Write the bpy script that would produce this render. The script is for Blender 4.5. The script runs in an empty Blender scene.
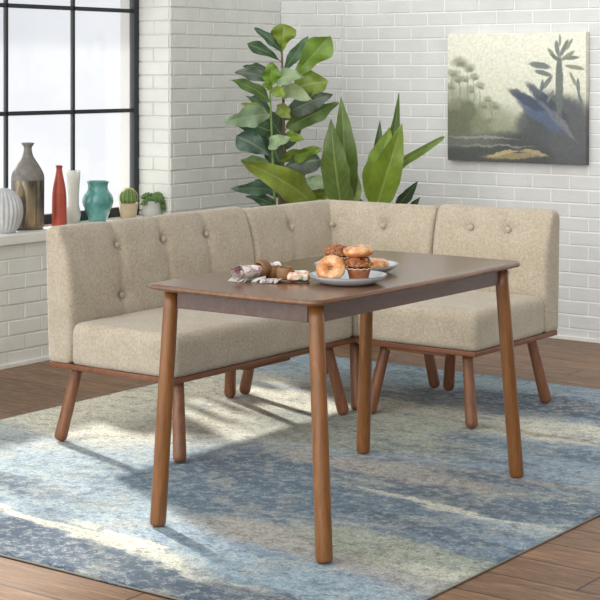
import bpy, bmesh, math, random
from mathutils import Vector, Matrix, noise
random.seed(7)
C = bpy.context.scene.collection
S = bpy.context.scene
PI = math.pi

# ------------------------------------------------------------------ camera
F = 1635.85; HZ = 73.0; AL = math.radians(36.262); H = 1.38
cd = bpy.data.cameras.new('camera'); cam = bpy.data.objects.new('camera', cd); C.objects.link(cam)
cam.location = (0, 0, H); cam.rotation_euler = (PI/2, 0, AL)
cd.sensor_width = 36; cd.lens = F/600*36; cd.shift_y = -(300-HZ)/600; cd.clip_end = 200
S.camera = cam
# ------------------------------------------------------------------ light
S.view_settings.view_transform = 'Standard'; S.view_settings.look = 'None'
S.view_settings.gamma = 1; S.view_settings.exposure = 0.08
SUN = 9.0
sd = bpy.data.lights.new('sun', 'SUN'); sd.energy = SUN; sd.angle = math.radians(2.5); sd.color = (1, .96, .88)
sun = bpy.data.objects.new('sun', sd); C.objects.link(sun)
sun.rotation_euler = Vector((1.9, -.85, -1)).to_track_quat('-Z', 'Y').to_euler(); sun.location = (-9, 8, 5)
w = bpy.data.worlds.new('world'); S.world = w; w.use_nodes = True
nt = w.node_tree; nt.nodes.clear()
tc = nt.nodes.new('ShaderNodeTexCoord'); dp = nt.nodes.new('ShaderNodeVectorMath'); dp.operation = 'DOT_PRODUCT'
dp.inputs[1].default_value = Vector((-.12, -.94, .30)).normalized()
nt.links.new(tc.outputs['Generated'], dp.inputs[0])
mr_ = nt.nodes.new('ShaderNodeMapRange'); mr_.inputs[1].default_value = -1; mr_.inputs[2].default_value = 1; nt.links.new(dp.outputs['Value'], mr_.inputs[0])
rp = nt.nodes.new('ShaderNodeValToRGB'); nt.links.new(mr_.outputs[0], rp.inputs[0])
e = rp.color_ramp.elements
e[0].position = 0.0; e[0].color = (.12, .12, .13, 1)
e[1].position = 1.0; e[1].color = (3.3, 3.26, 3.14, 1)
for ps_, c_ in ((.30, (.26, .26, .27, 1)), (.52, (.52, .52, .53, 1)), (.75, (.92, .92, .92, 1))):
    m_ = e.new(ps_); m_.color = c_
cl = nt.nodes.new('ShaderNodeTexNoise'); cl.inputs['Scale'].default_value = 9; cl.inputs['Detail'].default_value = 2; nt.links.new(tc.outputs['Generated'], cl.inputs['Vector'])
cr = nt.nodes.new('ShaderNodeValToRGB'); cr.color_ramp.elements[0].position = .35; cr.color_ramp.elements[0].color = (.86, .87, .89, 1); cr.color_ramp.elements[1].position = .62; nt.links.new(cl.outputs['Fac'], cr.inputs[0])
d2 = nt.nodes.new('ShaderNodeVectorMath'); d2.operation = 'DOT_PRODUCT'; d2.inputs[1].default_value = Vector((-.86, .50, .08)).normalized(); nt.links.new(tc.outputs['Generated'], d2.inputs[0])
r2 = nt.nodes.new('ShaderNodeValToRGB'); nt.links.new(d2.outputs['Value'], r2.inputs[0]); r2.color_ramp.elements[0].position = .30; r2.color_ramp.elements[1].position = .80; r2.color_ramp.elements[0].color = (0, 0, 0, 1); r2.color_ramp.elements[1].color = (.62, .64, .67, 1)
ad = nt.nodes.new('ShaderNodeMix'); ad.data_type = 'RGBA'; ad.blend_type = 'ADD'; ad.inputs[0].default_value = 1; nt.links.new(rp.outputs[0], ad.inputs[6]); nt.links.new(r2.outputs[0], ad.inputs[7])
cm = nt.nodes.new('ShaderNodeMix'); cm.data_type = 'RGBA'; cm.blend_type = 'MULTIPLY'; cm.inputs[0].default_value = 1
nt.links.new(ad.outputs[2], cm.inputs[6]); nt.links.new(cr.outputs[0], cm.inputs[7])
bg = nt.nodes.new('ShaderNodeBackground'); nt.links.new(cm.outputs[2], bg.inputs[0]); bg.inputs[1].default_value = 1.0
wo = nt.nodes.new('ShaderNodeOutputWorld'); nt.links.new(bg.outputs[0], wo.inputs[0])
# ------------------------------------------------------------------ helpers
def at(x, y, z):                     # pixel of the photo -> point at height z
    Z = F*(H-z)/(y-HZ); X = (x-300)*Z/F
    return Vector((X*math.cos(AL)-Z*math.sin(AL), X*math.sin(AL)+Z*math.cos(AL), z))
def atZ(x, y, Z):                    # pixel + distance -> point
    X = (x-300)*Z/F
    return Vector((X*math.cos(AL)-Z*math.sin(AL), X*math.sin(AL)+Z*math.cos(AL), H-(y-HZ)*Z/F))
def on_a(x, a):                      # pixel column on the plane X = a
    d0 = (x-300)/F; u = d0*math.cos(AL)-math.sin(AL); v = d0*math.sin(AL)+math.cos(AL)
    return v*a/u

def obj(name, bm, mat, parent=None, smooth=True, loc=None):
    me = bpy.data.meshes.new(name)
    bmesh.ops.recalc_face_normals(bm, faces=bm.faces)
    bm.to_mesh(me); bm.free()
    if smooth:
        for p in me.polygons: p.use_smooth = True
    o = bpy.data.objects.new(name, me); C.objects.link(o)
    for m in (mat if isinstance(mat, (list, tuple)) else [mat]): me.materials.append(m)
    if parent: o.parent = parent
    if loc is not None: o.location = loc
    return o
def tag(o, label, cat, group=None):
    o['label'] = label; o['category'] = cat
    if group: o['group'] = group
    return o
def thing(name, label, cat, loc=(0, 0, 0), rz=0, group=None):
    o = bpy.data.objects.new(name, None); C.objects.link(o); o.location = loc; o.rotation_euler = (0, 0, rz)
    o.empty_display_size = .05
    return tag(o, label, cat, group)
def struct(name, bm, m, parent=None, smooth=False):
    o = obj(name, bm, m, parent, smooth)
    if not parent: o['kind'] = 'structure'
    return o
def box(bm, x0, x1, y0, y1, z0, z1, bev=0, seg=2):
    r = bmesh.ops.create_cube(bm, size=1)
    for v in r['verts']:
        v.co = Vector((x0 if v.co.x < 0 else x1, y0 if v.co.y < 0 else y1, z0 if v.co.z < 0 else z1))
    if bev:
        es = {ed for v in r['verts'] for ed in v.link_edges}
        bmesh.ops.bevel(bm, geom=list(es), offset=bev, segments=seg, affect='EDGES', profile=.6)
def lathe(bm, prof, n=48, c=(0, 0), flute=0, nf=0, cap=True):
    rings = []
    for r, z in prof:
        ring = []
        for i in range(n):
            t = 2*PI*i/n; rr = r
            if flute: rr = r*(1+flute*math.cos(nf*t))
            ring.append(bm.verts.new((c[0]+rr*math.cos(t), c[1]+rr*math.sin(t), z)))
        rings.append(ring)
    for a, b in zip(rings, rings[1:]):
        for i in range(n): bm.faces.new((a[i], a[(i+1) % n], b[(i+1) % n], b[i]))
    if cap:
        bm.faces.new(rings[0][::-1]); bm.faces.new(rings[-1])
def tube(bm, pts, rads, n=14, cap=True):
    pts = [Vector(p) for p in pts]; rings = []
    for i, p in enumerate(pts):
        t = (pts[min(i+1, len(pts)-1)]-pts[max(i-1, 0)]).normalized()
        up = Vector((0, 0, 1)) if abs(t.z) < .9 else Vector((1, 0, 0))
        a = t.cross(up).normalized(); b = t.cross(a).normalized()
        rings.append([bm.verts.new(p+(a*math.cos(2*PI*k/n)+b*math.sin(2*PI*k/n))*rads[i]) for k in range(n)])
    for a, b in zip(rings, rings[1:]):
        for i in range(n): bm.faces.new((a[i], a[(i+1) % n], b[(i+1) % n], b[i]))
    if cap: bm.faces.new(rings[0][::-1]); bm.faces.new(rings[-1])
def smooth_prof(pts, k=6):
    out = []
    P = [pts[0]]+list(pts)+[pts[-1]]
    for i in range(1, len(P)-2):
        p0, p1, p2, p3 = P[i-1:i+3]
        for j in range(k):
            t = j/k
            out.append(tuple(.5*((2*b)+(-a+c)*t+(2*a-5*b+4*c-d)*t*t+(-a+3*b-3*c+d)*t**3) for a, b, c, d in zip(p0, p1, p2, p3)))
    out.append(tuple(pts[-1])); return out
def padded(x0, x1, y0, y1, z0, z1, r, deform=None, step=.013, rlo=.010):
    """soft block with rounded edges, dense enough to take dimples"""
    bm = bmesh.new(); L = (x1-x0, y1-y0, z1-z0); o = (x0, y0, z0)
    n = [max(4, int(l/step)) for l in L]; V = {}
    r0 = r if isinstance(r, (tuple, list)) else (r, r, r)
    def vert(i, j, k):
        key = (i, j, k)
        if key in V: return V[key]
        p = Vector((o[0]+L[0]*i/n[0], o[1]+L[1]*j/n[1], o[2]+L[2]*k/n[2])); r = (r0[0], r0[1], rlo if k < n[2]/2 else r0[2])
        q = Vector([min(max(p[c], o[c]+r[c]), o[c]+L[c]-r[c]) for c in range(3)])
        d = Vector([(p[c]-q[c])/r[c] for c in range(3)])
        m = max(abs(c) for c in d)
        if m > 1e-6: d = d.normalized()*m
        p2 = Vector([q[c]+d[c]*r[c] for c in range(3)])
        if deform: p2 = deform(p2)
        V[key] = bm.verts.new(p2); return V[key]
    for ax in range(3):
        b, c = (ax+1) % 3, (ax+2) % 3
        for side in (0, n[ax]):
            for i in range(n[b]):
                for j in range(n[c]):
                    q = []
                    for di, dj in ((0, 0), (1, 0), (1, 1), (0, 1)):
                        k = [0, 0, 0]; k[ax] = side; k[b] = i+di; k[c] = j+dj; q.append(vert(*k))
                    bm.faces.new(q)
    return bm

# ------------------------------------------------------------------ materials
class N:
    def __init__(s, name):
        s.m = bpy.data.materials.new(name); s.m.use_nodes = True; s.t = s.m.node_tree; s.b = s.t.nodes['Principled BSDF']
    def n(s, ty, **kw):
        x = s.t.nodes.new(ty)
        for k, v in kw.items(): setattr(x, k, v)
        return x
    def l(s, a, b): s.t.links.new(a, b)
    def coord(s, scale=(1, 1, 1), src='Object', rot=(0, 0, 0)):
        c = s.n('ShaderNodeTexCoord'); mp = s.n('ShaderNodeMapping'); mp.inputs['Scale'].default_value = scale; mp.inputs['Rotation'].default_value = rot
        s.l(c.outputs[src], mp.inputs[0]); return mp.outputs[0]
    def noise(s, vec, scale, detail=4, rough=.55, dist=0):
        x = s.n('ShaderNodeTexNoise'); x.inputs['Scale'].default_value = scale; x.inputs['Detail'].default_value = detail
        x.inputs['Roughness'].default_value = rough; x.inputs['Distortion'].default_value = dist
        if vec is not None: s.l(vec, x.inputs['Vector'])
        return x.outputs['Fac']
    def ramp(s, fac, stops):
        r = s.n('ShaderNodeValToRGB'); e = r.color_ramp.elements
        while len(e) < len(stops): e.new(.5)
        for i, (p, c) in enumerate(stops): e[i].position = p; e[i].color = (*c, 1) if len(c) == 3 else c
        s.l(fac, r.inputs[0]); return r.outputs[0]
    def math(s, op, a, b=None, clamp=False):
        x = s.n('ShaderNodeMath', operation=op); x.use_clamp = clamp
        for i, v in enumerate((a, b)):
            if v is None: continue
            if isinstance(v, (int, float)): x.inputs[i].default_value = v
            else: s.l(v, x.inputs[i])
        return x.outputs[0]
    def mix(s, fac, a, b, mode='MIX'):
        x = s.n('ShaderNodeMix', data_type='RGBA', blend_type=mode)
        for sock, v in ((x.inputs[0], fac), (x.inputs[6], a), (x.inputs[7], b)):
            if isinstance(v, (int, float)): sock.default_value = v
            elif isinstance(v, tuple): sock.default_value = (*v, 1)
            else: s.l(v, sock)
        return x.outputs[2]
    def bump(s, h, dist=.01, strength=.5):
        x = s.n('ShaderNodeBump'); x.inputs['Distance'].default_value = dist; x.inputs['Strength'].default_value = strength
        s.l(h, x.inputs['Height']); s.l(x.outputs[0], s.b.inputs['Normal'])
    def set(s, **kw):
        for k, v in kw.items():
            i = s.b.inputs[k.replace('_', ' ')]
            if isinstance(v, (int, float)): i.default_value = v
            elif isinstance(v, tuple): i.default_value = (*v, 1)
            else: s.l(v, i)
        return s
def sr(r, g, b):
    f = lambda c: (c/255/12.92) if c/255 <= .04045 else ((c/255+.055)/1.055)**2.4
    return (f(r), f(g), f(b))

def mat_brick(name='painted_brick', base=(222, 222, 218)):
    m = N(name); v = m.coord()
    n1 = m.noise(v, 6, 5); n2 = m.noise(v, 60, 4, .7)
    n3 = m.noise(m.coord((1, 1, .25)), 1.6, 3)
    c = m.ramp(n1, [(.3, sr(base[0]-14, base[1]-13, base[2]-14)), (.7, sr(*base))])
    c = m.mix(.25, c, m.ramp(n3, [(.35, sr(200, 200, 196)), (.6, sr(236, 236, 233))]), 'MIX')
    m.set(Base_Color=c, Roughness=.55, Specular_IOR_Level=.35); m.bump(n2, .004, .5); return m.m
def mat_plain(name, col, rough=.5, metal=0, spec=.5, bumps=0, bs=80, var=.0, vs=8, coat=0):
    m = N(name); v = m.coord()
    c = sr(*col)
    if var:
        nn = m.noise(v, vs, 5, .6)
        c = m.ramp(nn, [(.3, tuple(x*(1-var) for x in sr(*col))), (.7, tuple(min(1, x*(1+var)) for x in sr(*col)))])
    m.set(Base_Color=c, Roughness=rough, Metallic=metal, Specular_IOR_Level=spec, Coat_Weight=coat)
    if bumps: m.bump(m.noise(v, bs, 4), bumps, .6)
    return m.m
def mat_wood(name, c0, c1, axis='z', rough=.4, scale=1.0, coat=.0, darkfleck=True):
    m = N(name); s = {'x': (1.2, 14, 14), 'y': (14, 1.2, 14), 'z': (14, 14, 1.2)}[axis]
    v = m.coord(tuple(k*scale for k in s))
    n1 = m.noise(v, 2.2, 6, .6, 1.2); n2 = m.noise(v, 14, 4, .65, .4)
    c = m.ramp(n1, [(.28, sr(*c0)), (.72, sr(*c1))])
    c = m.mix(m.ramp(n2, [(.45, (0, 0, 0)), (.75, (.45,)*3)]), c, sr(*[k*.72 for k in c0]))
    m.set(Base_Color=c, Roughness=rough, Coat_Weight=coat, Coat_Roughness=.25); m.bump(n2, .0006, .4); return m.m
def mat_fabric(name='oatmeal_fabric'):
    m = N(name); v = m.coord()
    n1 = m.noise(v, 9, 4, .6); n2 = m.noise(v, 90, 4, .7); n3 = m.noise(m.coord((1, 1, .22)), 380, 2, .6); n4 = m.noise(m.coord((.22, .3, 1)), 380, 2, .6)
    c = m.ramp(n2, [(.3, sr(160, 147, 127)), (.5, sr(180, 168, 149)), (.72, sr(199, 189, 172))])
    c = m.mix(.30, c, m.ramp(n1, [(.35, sr(172, 158, 136)), (.65, sr(202, 191, 173))]))
    wv = m.math('ADD', n3, n4)
    c = m.mix(m.ramp(m.math('MULTIPLY', wv, .5), [(.38, (.42,)*3), (.52, (0, 0, 0))]), c, sr(140, 127, 108))
    m.set(Base_Color=c, Roughness=.95, Specular_IOR_Level=.15, Sheen_Weight=.25, Sheen_Roughness=.5)
    m.bump(m.math('ADD', wv, n2), .0025, .6); return m.m
def blob_chain(m, vec, base, blobs):
    """paint regions: (cx, cy, rx, ry, angle, soft, colour, amount)"""
    sp = m.n('ShaderNodeSeparateXYZ'); m.l(vec, sp.inputs[0]); X, Y = sp.outputs[0], sp.outputs[1]
    col = base
    for cx, cy, rx, ry, an, soft, c, amt in blobs:
        ca, sa = math.cos(math.radians(an)), math.sin(math.radians(an))
        dx = m.math('SUBTRACT', X, cx); dy = m.math('SUBTRACT', Y, cy)
        u = m.math('ADD', m.math('MULTIPLY', dx, ca/rx), m.math('MULTIPLY', dy, sa/rx))
        v = m.math('ADD', m.math('MULTIPLY', dx, -sa/ry), m.math('MULTIPLY', dy, ca/ry))
        d = m.math('SQRT', m.math('ADD', m.math('MULTIPLY', u, u), m.math('MULTIPLY', v, v)))
        mr = m.n('ShaderNodeMapRange', interpolation_type='SMOOTHSTEP'); m.l(d, mr.inputs[0])
        mr.inputs[1].default_value = 1-soft; mr.inputs[2].default_value = 1+soft; mr.inputs[3].default_value = amt; mr.inputs[4].default_value = 0
        col = m.mix(mr.outputs[0], col, sr(*c))
    return col
def warp(m, vec, scale, amt, detail=5, src_scale=(1, 1, 1)):
    mp = m.n('ShaderNodeMapping'); mp.inputs['Scale'].default_value = src_scale; m.l(vec, mp.inputs[0])
    x = m.n('ShaderNodeTexNoise'); x.inputs['Scale'].default_value = scale; x.inputs['Detail'].default_value = detail; x.inputs['Roughness'].default_value = .62
    m.l(mp.outputs[0], x.inputs['Vector'])
    s = m.n('ShaderNodeVectorMath', operation='SUBTRACT'); s.inputs[1].default_value = (.5, .5, .5); m.l(x.outputs['Color'], s.inputs[0])
    k = m.n('ShaderNodeVectorMath', operation='SCALE'); k.inputs['Scale'].default_value = amt; m.l(s.outputs[0], k.inputs[0])
    a = m.n('ShaderNodeVectorMath', operation='ADD'); m.l(vec, a.inputs[0]); m.l(k.outputs[0], a.inputs[1]); return a.outputs[0]

M = {}
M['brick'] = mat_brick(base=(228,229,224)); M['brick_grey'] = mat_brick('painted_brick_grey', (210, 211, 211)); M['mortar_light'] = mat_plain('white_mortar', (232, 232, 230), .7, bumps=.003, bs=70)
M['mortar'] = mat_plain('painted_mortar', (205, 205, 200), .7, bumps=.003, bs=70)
M['plaster'] = mat_plain('white_plaster', (222, 222, 216), .6, bumps=.003, bs=40, var=.05)
M['steel'] = mat_plain('black_steel', (44, 49, 52), .45, metal=.2, bumps=.0006, bs=30)
M['fabric'] = mat_fabric()
M['leg_wood'] = mat_wood('walnut_leg', (106, 64, 40), (146, 97, 64), 'z', .38)
M['frame_wood'] = mat_wood('walnut_rail', (100, 58, 36), (140, 90, 58), 'x', .4)
M['table_leg'] = mat_wood('honey_walnut_leg', (106, 66, 30), (150, 98, 48), 'z', .33, coat=.2)
M['top_wood'] = mat_wood('dark_walnut_top', (94, 61, 36), (130, 90, 57), 'y', .26, .8, coat=.35)
M['apron_wood'] = mat_wood('dark_walnut_apron', (88, 68, 62), (112, 90, 84), 'y', .35, .8, coat=.2)
M['black'] = mat_plain('black_bracket', (30, 30, 32), .5)

def mat_glass():
    m = N('window_glass'); t = m.t
    tr = m.n('ShaderNodeBsdfTransparent'); gl = m.n('ShaderNodeBsdfGlossy'); gl.inputs['Roughness'].default_value = .05
    tl = m.n('ShaderNodeBsdfTranslucent'); tl.inputs[0].default_value = (.95, .96, 1, 1)
    mx = m.n('ShaderNodeMixShader'); mx.inputs[0].default_value = .05
    m2 = m.n('ShaderNodeMixShader'); m2.inputs[0].default_value = .04
    m.l(tr.outputs[0], mx.inputs[1]); m.l(gl.outputs[0], mx.inputs[2]); m.l(mx.outputs[0], m2.inputs[1]); m.l(tl.outputs[0], m2.inputs[2])
    m.l(m2.outputs[0], t.nodes['Material Output'].inputs[0]); return m.m
M['glass'] = mat_glass()

# ------------------------------------------------------------------ room
WA = -5.63; WB = 7.65; GA = -5.86      # left wall face, right wall face, window plane
CH = .0718; BL = CH*3
SILL = .625; WT = 2.235; WB0, WB1 = 3.72, 6.52

def mat_floor():
    m = N('oak_plank_floor')
    c = m.n('ShaderNodeTexCoord'); mp = m.n('ShaderNodeMapping'); m.l(c.outputs['Object'], mp.inputs[0])
    PW = .1745
    mp.inputs['Location'].default_value = (0, -(4.130 % PW), 0)
    br = m.n('ShaderNodeTexBrick'); m.l(mp.outputs[0], br.inputs['Vector'])
    br.inputs['Scale'].default_value = 1; br.inputs['Brick Width'].default_value = 1.45; br.inputs['Row Height'].default_value = PW
    br.inputs['Mortar Size'].default_value = .0030; br.inputs['Mortar Smooth'].default_value = .1
    br.inputs['Color1'].default_value = (0, 0, 0, 1); br.inputs['Color2'].default_value = (1, 1, 1, 1); br.inputs['Mortar'].default_value = (.5, .5, .5, 1)
    br.offset = .37; br.inputs['Bias'].default_value = 0
    # per-plank shift of the grain
    add = m.n('ShaderNodeVectorMath', operation='ADD'); m.l(mp.outputs[0], add.inputs[0])
    sc = m.n('ShaderNodeVectorMath', operation='SCALE'); sc.inputs['Scale'].default_value = 7.3; m.l(br.outputs['Color'], sc.inputs[0]); m.l(sc.outputs[0], add.inputs[1])
    g = m.n('ShaderNodeMapping'); g.inputs['Scale'].default_value = (1.3, 13, 1); m.l(add.outputs[0], g.inputs[0])
    n1 = m.noise(g.outputs[0], 1.6, 6, .6, 1.5); n2 = m.noise(g.outputs[0], 9, 5, .7, .5)
    col = m.ramp(n1, [(.25, sr(110, 82, 58)), (.5, sr(142, 108, 80)), (.75, sr(170, 136, 104))])
    col = m.mix(m.ramp(n2, [(.42, (.55,)*3), (.62, (0, 0, 0))]), col, sr(80, 58, 42))
    tint = m.ramp(br.outputs['Color'], [(0, (.78, .78, .78)), (1, (1.15, 1.12, 1.08))])
    col = m.mix(1.0, col, tint, 'MULTIPLY')
    col = m.mix(br.outputs['Fac'], col, sr(38, 26, 20))
    m.set(Base_Color=col, Roughness=m.ramp(n2, [(.3, (.48,)*3), (.7, (.36,)*3)]), Specular_IOR_Level=.35)
    hh = m.math('SUBTRACT', m.math('MULTIPLY', n2, .25), br.outputs['Fac']); m.bump(hh, .0008, .5)
    return m.m
bm = bmesh.new(); box(bm, -5.9, 1.5, 0.5, 7.9, -.08, 0); struct('floor', bm, mat_floor())

def brick_face(bm, org, du, nrm, u0, u1, z0, z1, zoff, head, parity, prot=.005, seed=1):
    """individual bricks standing proud of the mortar; du = run direction, nrm = outward"""
    rnd = random.Random(seed); g = .0048
    k = math.floor((z0-zoff)/CH)
    while zoff+k*CH < z1:
        a0 = max(z0, zoff+k*CH+g/2); a1 = min(z1, zoff+(k+1)*CH-g/2)
        if a1-a0 > .012:
            s = head + (BL/2 if (k+parity) % 2 else 0)
            i = math.floor((u0-s)/BL)
            while s+i*BL < u1:
                b0 = max(u0, s+i*BL+g/2); b1 = min(u1, s+(i+1)*BL-g/2)
                if b1-b0 > .012:
                    bev = .0035; p = prot*(.7+.6*rnd.random()); j = lambda: rnd.uniform(-.0012, .0012)
                    lo = [org+du*u+Vector((0, 0, z)) for u, z in ((b0, a0), (b1, a0), (b1, a1), (b0, a1))]
                    hi = [org+du*(u+j())+Vector((0, 0, z+j()))+nrm*(p+j()*.5) for u, z in ((b0+bev, a0+bev), (b1-bev, a0+bev), (b1-bev, a1-bev), (b0+bev, a1-bev))]
                    lv = [bm.verts.new(q) for q in lo]; hv = [bm.verts.new(q) for q in hi]
                    for q in range(4):
                        f = bm.faces.new((lv[q], lv[(q+1) % 4], hv[(q+1) % 4], hv[q])); f.material_index = 1
                    f = bm.faces.new(hv); f.material_index = 1
                i += 1
        k += 1
X, Y = Vector((1, 0, 0)), Vector((0, 1, 0))
TOP = 3.0; BS = .020
# left wall (with the window opening)
bm = bmesh.new()
box(bm, WA-.35, WA, 3.0, WB0, 0, TOP); box(bm, WA-.35, WA, WB1, WB+.3, 0, TOP)
box(bm, WA-.35, WA, WB0, WB1, 0, SILL-.048); box(bm, WA-.35, WA, WB0, WB1, WT, TOP)
hd = on_a(24, WA)
oL = Vector((WA, 0, 0))
CB0 = 7.481      # chamfer start on the left wall
brick_face(bm, oL, Y, X, 3.0, WB0, 0, TOP, .075, hd, 0, seed=3)
brick_face(bm, oL, Y, X, WB0, WB1, 0, SILL-.048, .075, hd, 0, seed=4)
brick_face(bm, oL, Y, X, WB0, WB1, WT, TOP, .075, hd, 0, seed=5)
brick_face(bm, oL, Y, X, WB1, CB0, 0, TOP, .075, hd, 0, seed=6)
# the reveal beside the window
brick_face(bm, Vector((WA, WB1, 0)), -X, -Y, 0.002, .235, SILL, WT, .075, .002, 0, seed=7)
brick_face(bm, Vector((WA, WB0, 0)), -X, Y, 0.002, .235, SILL, WT, .075, .002, 0, seed=8)
struct('wall_left', bm, [M['mortar'], M['brick']])
# right wall
CA0 = -5.308
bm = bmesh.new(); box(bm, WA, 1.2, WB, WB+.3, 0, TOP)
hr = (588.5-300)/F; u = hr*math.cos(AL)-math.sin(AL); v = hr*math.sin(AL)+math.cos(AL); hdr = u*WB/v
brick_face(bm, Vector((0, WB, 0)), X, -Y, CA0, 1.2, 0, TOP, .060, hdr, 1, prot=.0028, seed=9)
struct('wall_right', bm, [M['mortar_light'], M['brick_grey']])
# slanting chase across the corner
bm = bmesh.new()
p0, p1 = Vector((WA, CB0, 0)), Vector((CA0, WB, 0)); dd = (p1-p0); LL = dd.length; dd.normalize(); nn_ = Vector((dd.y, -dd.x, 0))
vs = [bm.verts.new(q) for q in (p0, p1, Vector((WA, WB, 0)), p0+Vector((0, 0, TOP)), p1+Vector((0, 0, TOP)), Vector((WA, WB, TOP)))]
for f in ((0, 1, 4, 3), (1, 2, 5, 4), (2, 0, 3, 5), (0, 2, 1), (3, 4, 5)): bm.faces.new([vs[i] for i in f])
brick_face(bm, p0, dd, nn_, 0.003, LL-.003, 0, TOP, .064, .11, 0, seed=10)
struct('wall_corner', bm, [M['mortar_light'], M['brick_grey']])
# baseboards
bm = bmesh.new(); box(bm, WA-.01, WA+.014, 3.0, CB0, 0, BS, .003); struct('baseboard_left', bm, M['plaster'])
bm = bmesh.new(); box(bm, CA0, 1.2, WB-.014, WB+.01, 0, BS, .003); struct('baseboard_right', bm, M['plaster'])
# sill
bm = bmesh.new(); box(bm, WA-.34, WA+.03, WB0-.02, WB1, SILL-.048, SILL, .006); struct('trim_1', bm, M['plaster'])
bm = bmesh.new(); box(bm, WA-.35-1.35, WA-.34, WB0-.6, WB1+.6, WT+.05, WT+.13, .01); struct('added_sun_canopy', bm, M['plaster'])  # canopy out of view, added outside above the window to cut off the sunlight
# window
wn = bpy.data.objects.new('window_1', None); C.objects.link(wn); wn.location = (GA, (WB0+WB1)/2, SILL); wn['kind'] = 'structure'
yo = -(WB0+WB1)/2
bm = bmesh.new()
fw = .042
for y0, y1, z0, z1 in ((WB0, WB0+fw, 0, WT-SILL), (WB1-fw, WB1, 0, WT-SILL)):
    box(bm, -.018, .018, y0+yo, y1+yo, z0, z1, .003)
for z0, z1 in ((0, .05), (WT-SILL-.05, WT-SILL)): box(bm, -.017, .017, WB0+yo+fw, WB1+yo-fw, z0, z1, .003)
obj('window_frame', bm, M['steel'], wn, False)
ms = [6.032-.4625*i for i in range(5)]
for y in ms:
    bm = bmesh.new(); box(bm, -.010, .010, y+yo-.0085, y+yo+.0085, .05, WT-SILL-.05, .003); obj('mullion', bm, M['steel'], wn, False)
for z in (1.182, 1.709):
    bm = bmesh.new(); box(bm, -.010, .010, WB0+fw+yo, WB1-fw+yo, z-SILL-.0105, z-SILL+.0105, .003); obj('glazing_bar', bm, M['steel'], wn, False)
bm = bmesh.new(); box(bm, -.003, .003, WB0+.02+yo, WB1-.02+yo, .03, WT-SILL-.03); obj('pane', bm, M['glass'], wn, False)

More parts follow.
